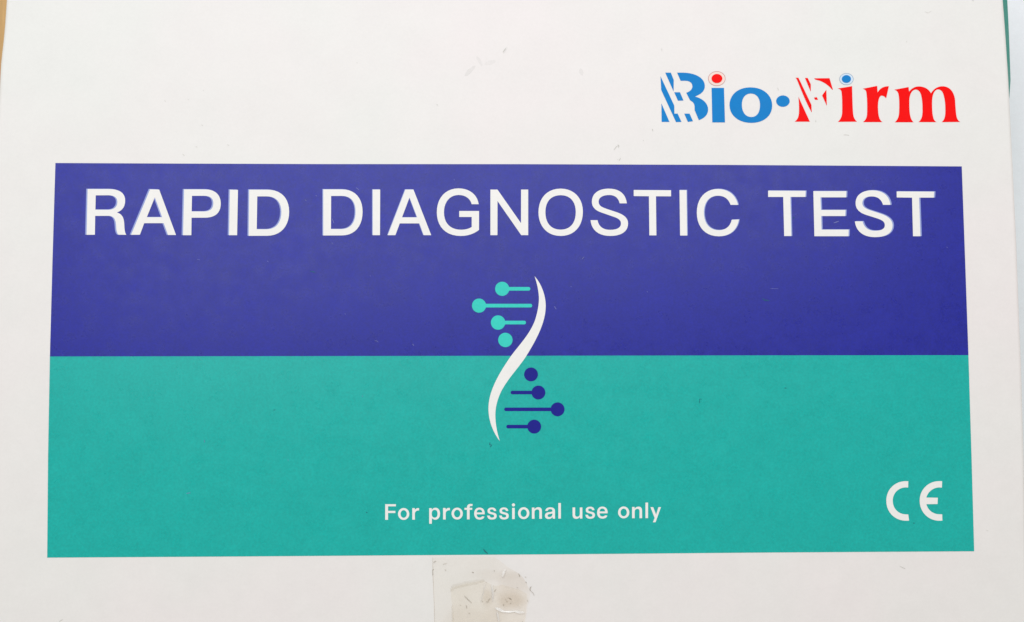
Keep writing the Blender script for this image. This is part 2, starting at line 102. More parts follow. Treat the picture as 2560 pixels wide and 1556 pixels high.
NODES = [
 ('cyan', 'M-1.211 13.130L-1.278 12.939L-1.369 12.763L-1.488 12.600L-1.625 12.454L-1.782 12.331L-1.959 12.234L-2.144 12.159L-2.339 12.113L-2.538 12.097L-2.737 12.109L-2.934 12.148L-3.121 12.218L-3.297 12.313L-3.459 12.432L-3.600 12.571L-3.720 12.731L-3.817 12.908L-3.886 13.096L-3.930 13.291L-3.944 13.490L-3.929 13.690L-3.885 13.885L-3.816 14.073L-3.718 14.250L-3.597 14.410L-3.456 14.550L-3.294 14.668L-3.117 14.763L-2.930 14.833L-2.732 14.873L-2.533 14.884L-2.334 14.868L-2.139 14.821L-1.954 14.747L-1.778 14.649L-1.621 14.526L-1.484 14.380L-1.366 14.217L-1.276 14.040L-1.209 13.850L2.628 13.849C2.825 13.849 2.987 13.686 2.987 13.488C2.986 13.291 2.823 13.128 2.626 13.128Z'),
 ('cyan', 'M-5.775 9.815L-5.842 9.625L-5.932 9.449L-6.050 9.287L-6.187 9.142L-6.344 9.019L-6.520 8.922L-6.705 8.848L-6.899 8.802L-7.097 8.786L-7.296 8.798L-7.493 8.837L-7.680 8.907L-7.855 9.002L-8.017 9.120L-8.158 9.259L-8.278 9.419L-8.375 9.595L-8.444 9.783L-8.488 9.977L-8.502 10.176L-8.488 10.376L-8.444 10.570L-8.375 10.758L-8.278 10.934L-8.158 11.094L-8.017 11.233L-7.855 11.351L-7.679 11.446L-7.492 11.515L-7.296 11.554L-7.097 11.566L-6.898 11.550L-6.704 11.503L-6.519 11.429L-6.343 11.331L-6.186 11.208L-6.049 11.062L-5.932 10.900L-5.841 10.724L-5.775 10.533L2.989 10.527C3.186 10.527 3.347 10.365 3.347 10.167C3.346 9.970 3.183 9.808 2.986 9.808Z'),
 ('cyan', 'M-2.011 6.478L-2.076 6.286L-2.168 6.106L-2.287 5.939L-2.428 5.791L-2.588 5.667L-2.766 5.565L-2.953 5.492L-3.152 5.446L-3.353 5.428L-3.556 5.439L-3.755 5.481L-3.946 5.549L-4.126 5.646L-4.288 5.766L-4.433 5.907L-4.556 6.069L-4.655 6.248L-4.726 6.437L-4.770 6.636L-4.784 6.840L-4.770 7.043L-4.725 7.242L-4.654 7.432L-4.554 7.610L-4.431 7.772L-4.286 7.913L-4.124 8.033L-3.943 8.130L-3.751 8.197L-3.552 8.238L-3.349 8.250L-3.148 8.231L-2.949 8.184L-2.762 8.110L-2.584 8.008L-2.424 7.883L-2.284 7.735L-2.166 7.568L-2.074 7.387L-2.009 7.195L1.751 7.191C1.947 7.190 2.109 7.028 2.108 6.831C2.108 6.635 1.945 6.473 1.748 6.473Z'),
 ('cyan', 'M-3.356 3.418C-3.355 4.196 -2.723 4.826 -1.944 4.825C-1.165 4.823 -0.536 4.192 -0.537 3.413C-0.539 2.635 -1.171 2.006 -1.949 2.007C-2.727 2.009 -3.357 2.640 -3.356 3.418Z'),
 ('navy', 'M1.708 -3.346C1.711 -2.596 2.322 -1.990 3.075 -1.991C3.828 -1.993 4.435 -2.603 4.432 -3.353C4.430 -4.104 3.818 -4.709 3.066 -4.707C2.313 -4.705 1.706 -4.096 1.708 -3.346Z'),
 ('navy', 'M3.193 -7.235L3.257 -7.419L3.347 -7.594L3.459 -7.753L3.595 -7.895L3.746 -8.015L3.917 -8.114L4.099 -8.186L4.290 -8.230L4.486 -8.249L4.682 -8.239L4.873 -8.200L5.058 -8.134L5.232 -8.045L5.391 -7.929L5.530 -7.794L5.651 -7.638L5.746 -7.466L5.816 -7.285L5.858 -7.094L5.873 -6.899L5.860 -6.704L5.819 -6.513L5.751 -6.331L5.657 -6.158L5.537 -6.002L5.399 -5.866L5.241 -5.748L5.068 -5.658L4.883 -5.591L4.692 -5.551L4.496 -5.539L4.300 -5.557L4.108 -5.600L3.925 -5.670L3.754 -5.769L3.602 -5.888L3.465 -6.030L3.351 -6.188L3.261 -6.363L3.196 -6.546L-0.583 -6.535C-0.772 -6.534 -0.929 -6.690 -0.929 -6.878C-0.929 -7.066 -0.773 -7.223 -0.584 -7.223Z'),
 ('navy', 'M6.939 -10.529L7.003 -10.713L7.092 -10.887L7.205 -11.046L7.340 -11.188L7.492 -11.308L7.662 -11.407L7.844 -11.479L8.035 -11.523L8.231 -11.542L8.427 -11.532L8.618 -11.493L8.803 -11.428L8.977 -11.339L9.137 -11.222L9.276 -11.088L9.396 -10.932L9.492 -10.761L9.562 -10.580L9.605 -10.389L9.620 -10.194L9.607 -9.999L9.566 -9.809L9.498 -9.627L9.404 -9.455L9.285 -9.298L9.147 -9.162L8.988 -9.045L8.816 -8.955L8.631 -8.887L8.440 -8.848L8.244 -8.836L8.048 -8.853L7.856 -8.896L7.673 -8.967L7.502 -9.065L7.349 -9.184L7.212 -9.326L7.099 -9.484L7.008 -9.658L6.942 -9.841L-1.856 -9.810C-2.044 -9.810 -2.201 -9.965 -2.202 -10.153C-2.202 -10.340 -2.046 -10.497 -1.857 -10.497Z'),
 ('navy', 'M2.343 -13.878L2.407 -14.061L2.496 -14.235L2.608 -14.393L2.743 -14.535L2.895 -14.655L3.065 -14.754L3.246 -14.826L3.437 -14.870L3.632 -14.889L3.828 -14.878L4.019 -14.840L4.204 -14.775L4.377 -14.686L4.536 -14.570L4.674 -14.436L4.795 -14.281L4.890 -14.110L4.960 -13.929L5.002 -13.740L5.016 -13.545L5.003 -13.351L4.963 -13.160L4.894 -12.979L4.800 -12.807L4.681 -12.651L4.544 -12.516L4.385 -12.398L4.213 -12.308L4.029 -12.241L3.838 -12.202L3.642 -12.189L3.446 -12.207L3.255 -12.250L3.073 -12.320L2.902 -12.418L2.750 -12.536L2.613 -12.678L2.500 -12.835L2.410 -13.009L2.345 -13.191L-1.448 -13.176C-1.637 -13.176 -1.793 -13.330 -1.794 -13.518C-1.794 -13.705 -1.638 -13.861 -1.450 -13.862Z'),
]
LOGO_BLUE = [
 ('B', 'M29.252 56.173L31.941 50.247L31.946 48.623L32.607 48.626L33.351 46.949L32.264 46.904L29.359 53.405ZM30.204 56.937L31.333 56.943L31.897 55.454L31.838 53.133ZM29.369 50.682L30.937 46.939L29.369 46.932ZM31.973 52.955L33.126 52.961L33.807 51.288L32.702 51.250ZM33.935 48.632L35.007 48.636L35.664 47.097L34.639 46.955ZM32.584 56.950L33.836 56.957C36.420 56.906 38.143 55.855 38.146 54.306C38.147 53.165 37.332 52.591 36.115 52.113C37.804 51.698 38.759 50.645 38.743 49.506C38.729 48.450 37.993 47.716 36.859 47.321L36.039 49.331C36.005 49.819 36.131 50.226 35.855 50.712C35.698 51.037 35.457 51.117 35.138 51.360C34.901 51.765 34.666 52.333 34.391 52.861C35.160 53.150 35.609 53.559 35.642 54.211C35.626 54.863 35.187 55.268 34.300 55.304L33.291 55.299Z'),
 ('i', 'M39.508 53.887L42.010 53.900L42.104 46.882L39.554 46.871Z'),
 ('o', 'M47.351 54.033C49.978 54.047 51.724 52.468 51.687 50.353C51.651 48.241 49.921 46.823 47.431 46.812C44.746 46.801 43.043 48.401 43.072 50.379C43.104 52.491 44.792 54.020 47.351 54.033ZM47.397 52.777C48.578 52.783 49.258 51.861 49.234 50.408C49.209 48.890 48.499 48.003 47.450 47.998C46.337 47.994 45.538 48.873 45.564 50.523C45.585 51.843 46.281 52.771 47.397 52.777Z'),
 ('dot', 'M52.504 51.256C52.516 51.898 53.137 52.422 53.892 52.426C54.646 52.430 55.249 51.912 55.238 51.269C55.226 50.626 54.604 50.103 53.850 50.099C53.096 50.096 52.493 50.613 52.504 51.256Z'),
]
LOGO_RED = [
 ('F', 'M56.538 56.043L57.106 56.047L59.615 50.570L59.674 48.972C58.635 50.794 57.771 53.151 56.977 55.206C56.832 55.587 56.687 55.892 56.538 56.043ZM58.433 56.016L58.979 56.019L59.583 54.724L59.553 53.198ZM60.290 55.949L63.403 55.989L64.074 53.603L63.849 53.716C63.109 54.628 61.912 55.462 60.550 55.668ZM62.709 53.634L62.755 50.356L61.836 52.470ZM60.174 52.020L60.744 52.099L60.999 51.567L60.392 51.564ZM57.033 52.157L59.244 47.108L56.180 47.095C56.832 47.591 57.071 48.200 57.091 49.265C57.151 50.406 57.092 51.319 57.033 52.157Z'),
 ('i', 'M64.991 53.875L67.965 54.386C67.967 52.745 67.954 50.457 68.037 49.086C68.055 48.173 68.271 47.641 68.791 47.149L64.923 47.094C65.540 47.629 65.821 48.315 65.840 49.228C65.913 50.828 65.878 52.734 65.776 53.268C65.671 53.687 65.370 53.838 64.991 53.875Z'),
 ('r', 'M70.090 53.867L73.069 54.472L73.116 53.118C73.613 53.997 74.417 54.431 75.448 54.405L74.832 51.933C74.525 52.330 74.134 52.566 73.814 52.453C73.333 52.244 73.150 51.209 73.124 50.096C73.138 48.666 73.222 47.556 73.955 47.083L70.014 47.066C70.610 47.544 70.859 48.021 70.897 48.974C70.958 50.245 70.987 51.517 70.861 52.948C70.827 53.505 70.595 53.774 70.090 53.867Z'),
 ('m', 'M76.494 53.693L79.462 54.266L79.534 53.342C80.124 54.031 80.769 54.401 81.564 54.405C82.677 54.411 83.538 53.889 84.008 53.014C84.574 53.974 85.463 54.457 86.418 54.462C87.931 54.470 88.771 53.198 88.885 51.603C88.920 50.010 88.972 49.055 89.066 48.419C89.175 47.783 89.402 47.387 89.794 47.182L86.010 47.134C86.627 47.613 86.803 48.250 86.838 49.523C86.878 50.956 86.782 52.071 86.458 53.026C86.235 53.584 85.843 53.821 85.445 53.819C84.727 53.735 84.306 52.856 84.192 51.581C84.117 49.988 84.155 49.034 84.265 48.398C84.373 47.683 84.555 47.366 84.977 47.129L81.310 47.114C81.944 47.673 82.117 48.229 82.178 49.343C82.236 50.934 82.138 52.049 81.921 52.844C81.699 53.481 81.309 53.766 80.911 53.764C80.195 53.712 79.700 52.992 79.556 51.717C79.484 50.126 79.515 48.854 79.689 48.219C79.801 47.663 80.031 47.347 80.294 47.078L76.457 47.061C77.104 47.572 77.357 48.209 77.417 49.321C77.500 50.753 77.524 51.708 77.389 52.662C77.280 53.378 76.936 53.616 76.494 53.693Z'),
]
DOTS = [
 ('rose', 'M38.918 55.774C38.928 56.548 39.683 57.181 40.602 57.186C41.522 57.192 42.259 56.567 42.248 55.792C42.237 55.018 41.481 54.386 40.563 54.381C39.644 54.376 38.907 55.000 38.918 55.774Z'),
 ('rose_line', 'M38.839 55.774C38.850 56.593 39.640 57.260 40.603 57.266C41.568 57.271 42.339 56.612 42.327 55.793C42.315 54.974 41.525 54.307 40.561 54.302C39.598 54.297 38.828 54.955 38.839 55.774ZM38.918 55.774C38.928 56.548 39.683 57.181 40.602 57.186C41.522 57.192 42.259 56.567 42.248 55.792C42.237 55.018 41.481 54.386 40.563 54.381C39.644 54.376 38.907 55.000 38.918 55.774Z'),
 ('red', 'M39.508 55.777C39.515 56.289 40.008 56.706 40.609 56.710C41.209 56.713 41.691 56.301 41.684 55.789C41.677 55.277 41.183 54.861 40.582 54.857C39.982 54.854 39.500 55.265 39.508 55.777Z'),
 ('sky', 'M65.489 55.825C65.502 56.449 66.119 56.960 66.866 56.964C67.614 56.968 68.209 56.464 68.195 55.840C68.181 55.215 67.564 54.705 66.817 54.701C66.070 54.697 65.475 55.201 65.489 55.825Z'),
 ('sky_line', 'M65.420 55.824C65.434 56.487 66.082 57.028 66.868 57.033C67.653 57.037 68.278 56.503 68.263 55.840C68.249 55.177 67.600 54.637 66.815 54.632C66.030 54.628 65.406 55.162 65.420 55.824ZM65.496 55.825C65.510 56.446 66.122 56.952 66.866 56.956C67.610 56.960 68.201 56.460 68.187 55.839C68.173 55.219 67.560 54.713 66.817 54.709C66.074 54.705 65.483 55.204 65.496 55.825Z'),
 ('blue', 'M65.891 55.827C65.901 56.262 66.323 56.617 66.836 56.620C67.348 56.622 67.756 56.272 67.746 55.837C67.737 55.402 67.314 55.048 66.801 55.045C66.289 55.042 65.882 55.392 65.891 55.827Z'),
]
PURPLE = 'M-90.145 38.263L-65.153 38.222L-38.511 38.208L1.023 38.314L40.987 38.292L89.856 38.133L89.996 19.283L90.115 0.240L48.396 0.280L0.922 0.301L-45.942 0.322L-90.293 0.354L-90.250 19.197Z'
TEAL = 'M-90.293 0.354L-45.942 0.322L0.922 0.301L48.396 0.280L90.115 0.240L90.146 -19.631L90.135 -38.256L47.753 -38.202L8.599 -38.238L-19.330 -38.208L-53.175 -38.202L-89.864 -38.149L-90.171 -18.771Z'
EDGE_LEFT = [
 (-100.292, 85.432),
 (-100.545, 77.311),
 (-100.809, 70.842),
 (-101.006, 66.006),
 (-101.2, 62.79),
 (-101.415, 60.382),
 (-101.583, 57.977),
 (-101.741, 52.38),
 (-102.102, 37.285),
 (-102.219, 19.192),
 (-102.139, -0.255),
 (-101.983, -19.479),
 (-101.754, -38.483),
 (-101.6, -52.033),
 (-101.447, -65.472),
]
EDGE_RIGHT = [
 (98.525, 87.35),
 (99.094, 79.012),
 (99.672, 72.371),
 (99.863, 68.231),
 (100.03, 64.1),
 (100.305, 55.868),
 (100.606, 39.516),
 (100.863, 23.315),
 (100.956, 7.264),
 (101.046, -0.706),
 (101.024, -8.639),
 (100.986, -20.469),
 (100.751, -40.005),
 (100.615, -53.931),
 (100.48, -67.744),
]
FLARE = [
 (100.728, 88.583),
 (101.177, 80.127),
 (101.695, 73.391),
 (101.78, 69.193),
 (101.832, 65.003),
 (101.852, 56.654),
 (102.082, 40.073),
 (102.342, 23.646),
]
TAPE = 'M-16.110 -38.659L-11.418 -38.504L-5.982 -38.566L-4.169 -38.692L-3.263 -39.258L-2.357 -39.992L-1.677 -40.557L-0.771 -41.067L0.135 -41.578L0.927 -42.143L1.493 -42.762L1.944 -43.548L2.338 -44.333L2.788 -45.453L2.728 -46.457L2.499 -47.347L2.213 -48.348L2.096 -49.349L1.923 -50.349L1.693 -51.570L1.459 -54.456L-15.656 -54.292L-15.709 -51.022L-15.784 -47.634L-15.926 -44.852L-16.045 -42.065Z'
TAPE2 = 'M-12.541 -44.768L-12.089 -44.326L-11.186 -44.055L-9.604 -43.678L-8.022 -43.412L-6.325 -43.124L-5.080 -43.714L-3.949 -44.282L-2.590 -43.958L-1.232 -44.416L0.580 -44.877L2.164 -45.783L2.216 -47.233L1.929 -48.345L1.926 -49.570L1.580 -51.569L1.403 -54.400L-12.168 -54.270L-12.217 -51.054L-12.288 -48.221L-12.561 -46.105Z'
SPECK_DARK = [
 (0.252, [(-2.276, 60.994), (-1.795, 61.647)]),
 (0.138, [(-69.122, 50.783), (-68.963, 50.624)]),
 (0.138, [(-31.407, 58.63), (-31.287, 58.549)]),
 (0.158, [(-65.418, 40.099), (-65.101, 39.821)]),
 (0.126, [(-56.687, 42.042), (-56.45, 41.883)]),
 (0.138, [(-62.864, 41.621), (-62.628, 41.503)]),
 (0.126, [(-15.501, 50.316), (-15.341, 50.075)]),
 (0.126, [(-61.837, 45.936), (-61.601, 45.857)]),
 (0.138, [(19.777, 41.271), (20.262, 41.917), (20.744, 42.161), (20.66, 41.677)]),
 (0.126, [(20.585, 42.322), (20.822, 41.919)]),
 (0.158, [(20.798, 39.099), (21.042, 39.583)]),
 (0.126, [(20.48, 39.259), (20.56, 39.34)]),
 (0.158, [(27.506, 45.498), (27.582, 45.094)]),
 (0.126, [(25.638, 43.228), (25.717, 43.067)]),
 (0.101, [(66.035, 44.435), (66.523, 44.518), (67.087, 44.358)]),
 (0.07, [(83.194, 69.765), (83.844, 69.522), (84.511, 69.94)]),
 (0.138, [(93.038, 72.237), (93.28, 72.074)]),
 (0.126, [(79.268, 63.636), (79.346, 63.472)]),
 (0.126, [(52.855, 53.98), (53.009, 53.491)]),
 (0.164, [(60.424, 47.338), (60.5, 47.094)]),
 (0.126, [(29.53, 61.844), (29.606, 61.354)]),
 (0.114, [(-64.582, 50.965), (-64.426, 51.046)]),
 (0.126, [(-61.632, 52.905), (-61.553, 52.825)]),
 (0.138, [(92.711, -34.191), (93.028, -34.271)]),
 (0.158, [(75.343, -41.052), (76.282, -41.524)]),
 (0.189, [(-87.25, -50.214), (-86.73, -49.843)]),
]
SMUDGE = [
 (1.023, [(-5.634, 58.538), (-4.835, 58.786), (-4.036, 59.034)]),
 (0.708, [(-7.469, 59.825), (-7.07, 59.259), (-6.592, 58.208)]),
 (0.944, [(-9.701, 56.245), (-9.144, 56.896), (-8.107, 57.874)]),
 (1.338, [(13.244, 57.266), (13.401, 56.698)]),
 (0.787, [(-2.116, 60.832), (-1.635, 61.73)]),
]
SPECK_PALE = [
 (0.142, [(-31.315, 33.507), (-30.84, 33.11)]),
 (0.118, [(-39.24, 31.976), (-39.082, 31.818)]),
 (0.118, [(-41.35, 31.097), (-41.113, 30.859)]),
 (0.142, [(-35.983, 27.296), (-35.662, 26.504)]),
 (0.095, [(-62.274, 19.289), (-61.728, 19.211)]),
 (0.106, [(-48.648, 18.981), (-48.412, 18.823)]),
 (0.118, [(-28.534, 16.068), (-28.377, 15.989)]),
 (0.118, [(-33.41, 8.595), (-33.254, 8.516)]),
 (0.177, [(-20.094, 2.616), (-19.936, 2.381)]),
 (0.095, [(-27.52, 3.334), (-27.052, 3.255), (-26.816, 3.02)]),
 (0.13, [(-12.067, 35.232), (-11.987, 35.073)]),
 (0.154, [(63.634, 26.65), (64.121, 26.811), (64.608, 26.973)]),
 (0.088, [(50.697, 13.521), (52.216, 13.481)]),
 (0.177, [(7.734, 9.976), (8.048, 9.502)]),
 (0.118, [(13.247, 19.406), (13.646, 19.803)]),
 (0.118, [(10.997, 14.009), (11.075, 13.85)]),
 (0.118, [(86.295, 21.852), (86.453, 21.692)]),
 (0.13, [(-60.328, -15.91), (-60.245, -16.296)]),
 (0.13, [(-63.542, -26.11), (-62.855, -25.961)]),
 (0.106, [(-44.174, -19.761), (-44.019, -19.839)]),
 (0.095, [(26.055, 12.973), (26.212, 12.815)]),
 (0.106, [(-36.023, 22.622), (-35.863, 22.306)]),
 (0.106, [(-29.948, -7.431), (-29.791, -7.587)]),
]
SPECK_INK = [
 (0.138, [(-40.197, 16.934), (-39.649, 16.856), (-39.258, 16.777)]),
 (0.138, [(49.064, 11.533), (49.458, 11.214), (50.416, 11.134)]),
 (0.189, [(-4.985, -16.617), (-5.063, -17.005), (-4.673, -17.085), (-4.908, -17.471)]),
 (0.214, [(-28.952, -29.921), (-28.797, -29.999)]),
 (0.189, [(-6.245, -37.209), (-5.935, -37.594), (-5.47, -37.981)]),
 (0.114, [(36.267, -9.053), (36.278, -8.269), (36.674, -8.27)]),
 (0.202, [(53.221, -6.121), (53.458, -6.2)]),
 (0.202, [(78.175, -32.693), (78.413, -32.695)]),
 (0.126, [(-47.063, -10.168), (-46.754, -10.091)]),
 (0.126, [(15.899, 12.898), (16.059, 13.136)]),
 (0.126, [(55.527, 27.843), (55.68, 27.441)]),
]
TAPE_DIRT = [
 (0.129, [(-15.916, -39.588), (-15.487, -39.334)]),
 (0.202, [(-16.093, -41.149), (-15.98, -40.905)]),
 (0.092, [(-16.104, -41.339), (-16.091, -42.064)]),
 (0.11, [(-13.698, -41.0), (-13.517, -41.214)]),
 (0.074, [(-14.073, -40.004), (-13.429, -39.74)]),
 (0.166, [(-8.418, -41.511), (-8.191, -41.624)]),
 (0.101, [(-4.194, -41.175), (-4.149, -41.399)]),
 (0.092, [(0.554, -41.86), (0.644, -42.141), (0.79, -42.444)]),
 (0.092, [(1.788, -42.452), (1.969, -42.61)]),
 (0.129, [(1.944, -43.436), (2.057, -43.661)]),
 (0.11, [(2.985, -44.361), (2.757, -44.672), (2.733, -44.951), (2.868, -45.208)]),
 (0.055, [(2.868, -45.208), (3.298, -45.547), (3.546, -46.073)]),
 (0.082, [(-9.965, -46.037), (-9.377, -46.633), (-8.586, -47.385)]),
 (0.082, [(-10.844, -47.744), (-10.618, -47.813)]),
 (0.082, [(-9.648, -47.821), (-9.512, -48.134), (-9.489, -48.445)]),
 (0.119, [(-9.15, -49.305), (-8.902, -49.385)]),
 (0.202, [(-1.78, -47.065), (-1.668, -47.2)]),
 (0.166, [(-2.461, -47.861), (-2.279, -47.751)]),
 (0.147, [(-1.462, -46.477), (-1.1, -46.625), (-0.874, -46.817)]),
 (0.129, [(-1.102, -47.595), (-0.989, -47.451)]),
 (0.082, [(-1.972, -46.863), (-1.915, -46.64)]),
 (0.092, [(-3.837, -44.818), (-4.041, -45.062), (-4.154, -45.34)]),
 (0.082, [(-5.705, -47.165), (-5.479, -47.301), (-5.253, -46.835), (-4.947, -46.559)]),
 (0.082, [(0.184, -44.561), (0.411, -44.518)]),
 (0.082, [(2.251, -46.955), (2.318, -47.234)]),
 (0.082, [(0.661, -48.39), (0.752, -48.468)]),
 (0.11, [(1.186, -51.099), (1.299, -51.033)]),
 (0.074, [(-5.816, -43.429), (-5.646, -43.487)]),
 (0.074, [(-6.609, -46.99), (-6.383, -47.215)]),
]
STAIN_SPOTS = [
 (-1.35, -46.98, 3.45, 1.95, 0.27),
 (-5.76, -46.61, 1.38, 2.18, 0.2),
 (-0.1, -43.08, 3.79, 2.99, 0.12),
 (-4.63, -42.15, 5.75, 1.38, 0.07),
 (-4.63, -50.51, 2.99, 2.99, 0.1),
 (-10.28, -50.46, 4.83, 2.99, 0.08),
]
TAPE_SHADE = [
 (0.92, [(-12.54, -44.991), (-12.089, -44.326), (-9.604, -43.733), (-8.022, -43.467), (-6.325, -43.146)]),
 (0.46, [(-12.311, -47.998), (-12.218, -49.888), (-12.17, -52.109), (-12.123, -54.271)]),
]
TAPE_CREASE = [
 (0.598, [(-3.841, -48.428), (-3.276, -48.689), (-2.372, -49.109)]),
 (0.529, [(-0.223, -49.05), (0.569, -49.246), (1.587, -49.3)]),
 (0.46, [(-4.651, -44.053), (-4.494, -45.504), (-4.473, -47.064)]),
 (0.414, [(-3.639, -49.187), (-3.482, -50.078), (-3.223, -51.247)]),
 (0.575, [(-2.587, -42.394), (-2.36, -41.726), (-2.075, -41.169)]),
 (0.207, [(-5.986, -43.93), (-6.326, -45.489), (-6.835, -47.267)]),
 (0.345, [(-2.372, -49.087), (-1.241, -49.163), (-0.223, -49.061)]),
]
TAPE_EDGE = [
 (0.103, [(-16.11, -38.659), (-16.045, -42.065), (-15.926, -44.852), (-15.784, -47.634), (-15.709, -51.022), (-15.656, -54.292)]),
]

# ---------------------------------------------------------------- materials
def mat(name):
    m = bpy.data.materials.new(name); m.use_nodes = True
    nt = m.node_tree
    return m, nt, nt.nodes['Principled BSDF']
def N(nt, t, **kw):
    n = nt.nodes.new(t)
    for k, v in kw.items(): setattr(n, k, v)
    return n
def noise(nt, vec, scale, detail=3, rough=.55):
    n = N(nt, 'ShaderNodeTexNoise'); n.inputs['Scale'].default_value = scale
    n.inputs['Detail'].default_value = detail; n.inputs['Roughness'].default_value = rough
    nt.links.new(vec, n.inputs['Vector']); return n
def ramp(nt, fac, a, b):
    r = N(nt, 'ShaderNodeMapRange'); nt.links.new(fac, r.inputs['Value'])
    r.inputs['From Min'].default_value = .3; r.inputs['From Max'].default_value = .7
    r.inputs['To Min'].default_value = a; r.inputs['To Max'].default_value = b
    return r.outputs[0]
def mul(nt, a, b):
    m = N(nt, 'ShaderNodeMath', operation='MULTIPLY'); nt.links.new(a, m.inputs[0]); nt.links.new(b, m.inputs[1]); return m.outputs[0]
def card(name, rgb, grain=.05, mottle=.03, rough=.45, bump=.25, spec=.4, tint=0):
    """coated card or ink on it: fine fibre grain, cloudy mottling, slight relief"""
    m, nt, p = mat(name)
    vec = N(nt, 'ShaderNodeTexCoord').outputs['Object']
    g = noise(nt, vec, 2300, 4, .65); c = noise(nt, vec, 130, 4, .6); c2 = noise(nt, vec, 420, 2, .5)
    v = mul(nt, ramp(nt, g.outputs['Fac'], 1-grain, 1+grain), ramp(nt, c.outputs['Fac'], 1-mottle, 1+mottle))
    v = mul(nt, v, ramp(nt, c2.outputs['Fac'], 1-mottle*.6, 1+mottle*.6))
    mx = N(nt, 'ShaderNodeVectorMath', operation='SCALE'); mx.inputs[0].default_value = rgb
    nt.links.new(v, mx.inputs['Scale']); out = mx.outputs[0]
    if tint:                                   # faint blotches of pink and green colour noise over the white
        h = noise(nt, vec, 22, 3, .55)
        hm = N(nt, 'ShaderNodeMix', data_type='RGBA'); nt.links.new(ramp(nt, h.outputs['Fac'], 0, 1), hm.inputs[0])
        hm.inputs[6].default_value = (1-tint, 1+tint*.5, 1-tint*.4, 1); hm.inputs[7].default_value = (1+tint, 1-tint*.6, 1-tint*.2, 1)
        tm = N(nt, 'ShaderNodeVectorMath', operation='MULTIPLY'); nt.links.new(out, tm.inputs[0]); nt.links.new(hm.outputs[2], tm.inputs[1]); out = tm.outputs[0]
    nt.links.new(out, p.inputs['Base Color'])
    p.inputs['Roughness'].default_value = rough; p.inputs['Specular IOR Level'].default_value = spec
    nt.links.new(ramp(nt, c2.outputs['Fac'], rough-.05, rough+.05), p.inputs['Roughness'])
    b = N(nt, 'ShaderNodeBump'); b.inputs['Strength'].default_value = bump; b.inputs['Distance'].default_value = .00005
    g2 = noise(nt, vec, 1500, 3, .6)
    nt.links.new(g2.outputs['Fac'], b.inputs['Height'])
    nt.links.new(b.outputs[0], p.inputs['Normal'])
    return m
M = {}
M['fringe'] = card('pale_blue_fringe', (.27, .33, .66), .04, .03, .4)  # stands in for the lens fringe around the title, not a printed colour
M['card'] = card('white_card', (.80, .778, .774), .015, .012, .5, .15, .35, .02)
M['white'] = card('white_ink', (.845, .83, .82), .02, .015, .5, .15, .35)
M['purple'] = card('purple_ink', (.008, .013, .295), .18, .05, .31, .12, .42)
M['teal'] = card('teal_ink', (.0, .41, .37), .10, .025, .31, .12, .42)
M['cyan'] = card('turquoise_ink', (.03, .60, .52), .06, .03, .45, .2, .3)
M['navy'] = card('navy_ink', (.004, .006, .245), .08, .04, .45, .2, .25)
M['blue'] = card('logo_blue_ink', (.0, .205, .58), .03, .03, .5, .2, .18)
M['red'] = card('logo_red_ink', (.90, .0, .0), .03, .02, .5, .2, .12)
M['rose'] = card('pale_rose_ink', (.86, .68, .62), .01, .01)
M['rose_line'] = card('rose_line_ink', (.55, .24, .22), .01, .01)
M['sky'] = card('pale_sky_ink', (.62, .75, .88), .01, .01)
M['sky_line'] = card('grey_blue_line_ink', (.30, .36, .48), .01, .01)
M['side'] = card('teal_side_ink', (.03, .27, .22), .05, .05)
M['sheet'] = card('grey_white_paper', (.86, .87, .92), .02, .02, .7)
M['dirt'] = card('dark_dirt', (.40, .35, .28), .2, .1, .8)
M['soft_dirt'] = card('soft_grey_dirt', (.61, .60, .565), .1, .1, .8)
M['pale'] = card('pale_dust', (.20, .22, .52), .1, .1, .8)
M['scuff'] = card('dark_scuff', (.004, .13, .17), .1, .1, .6)

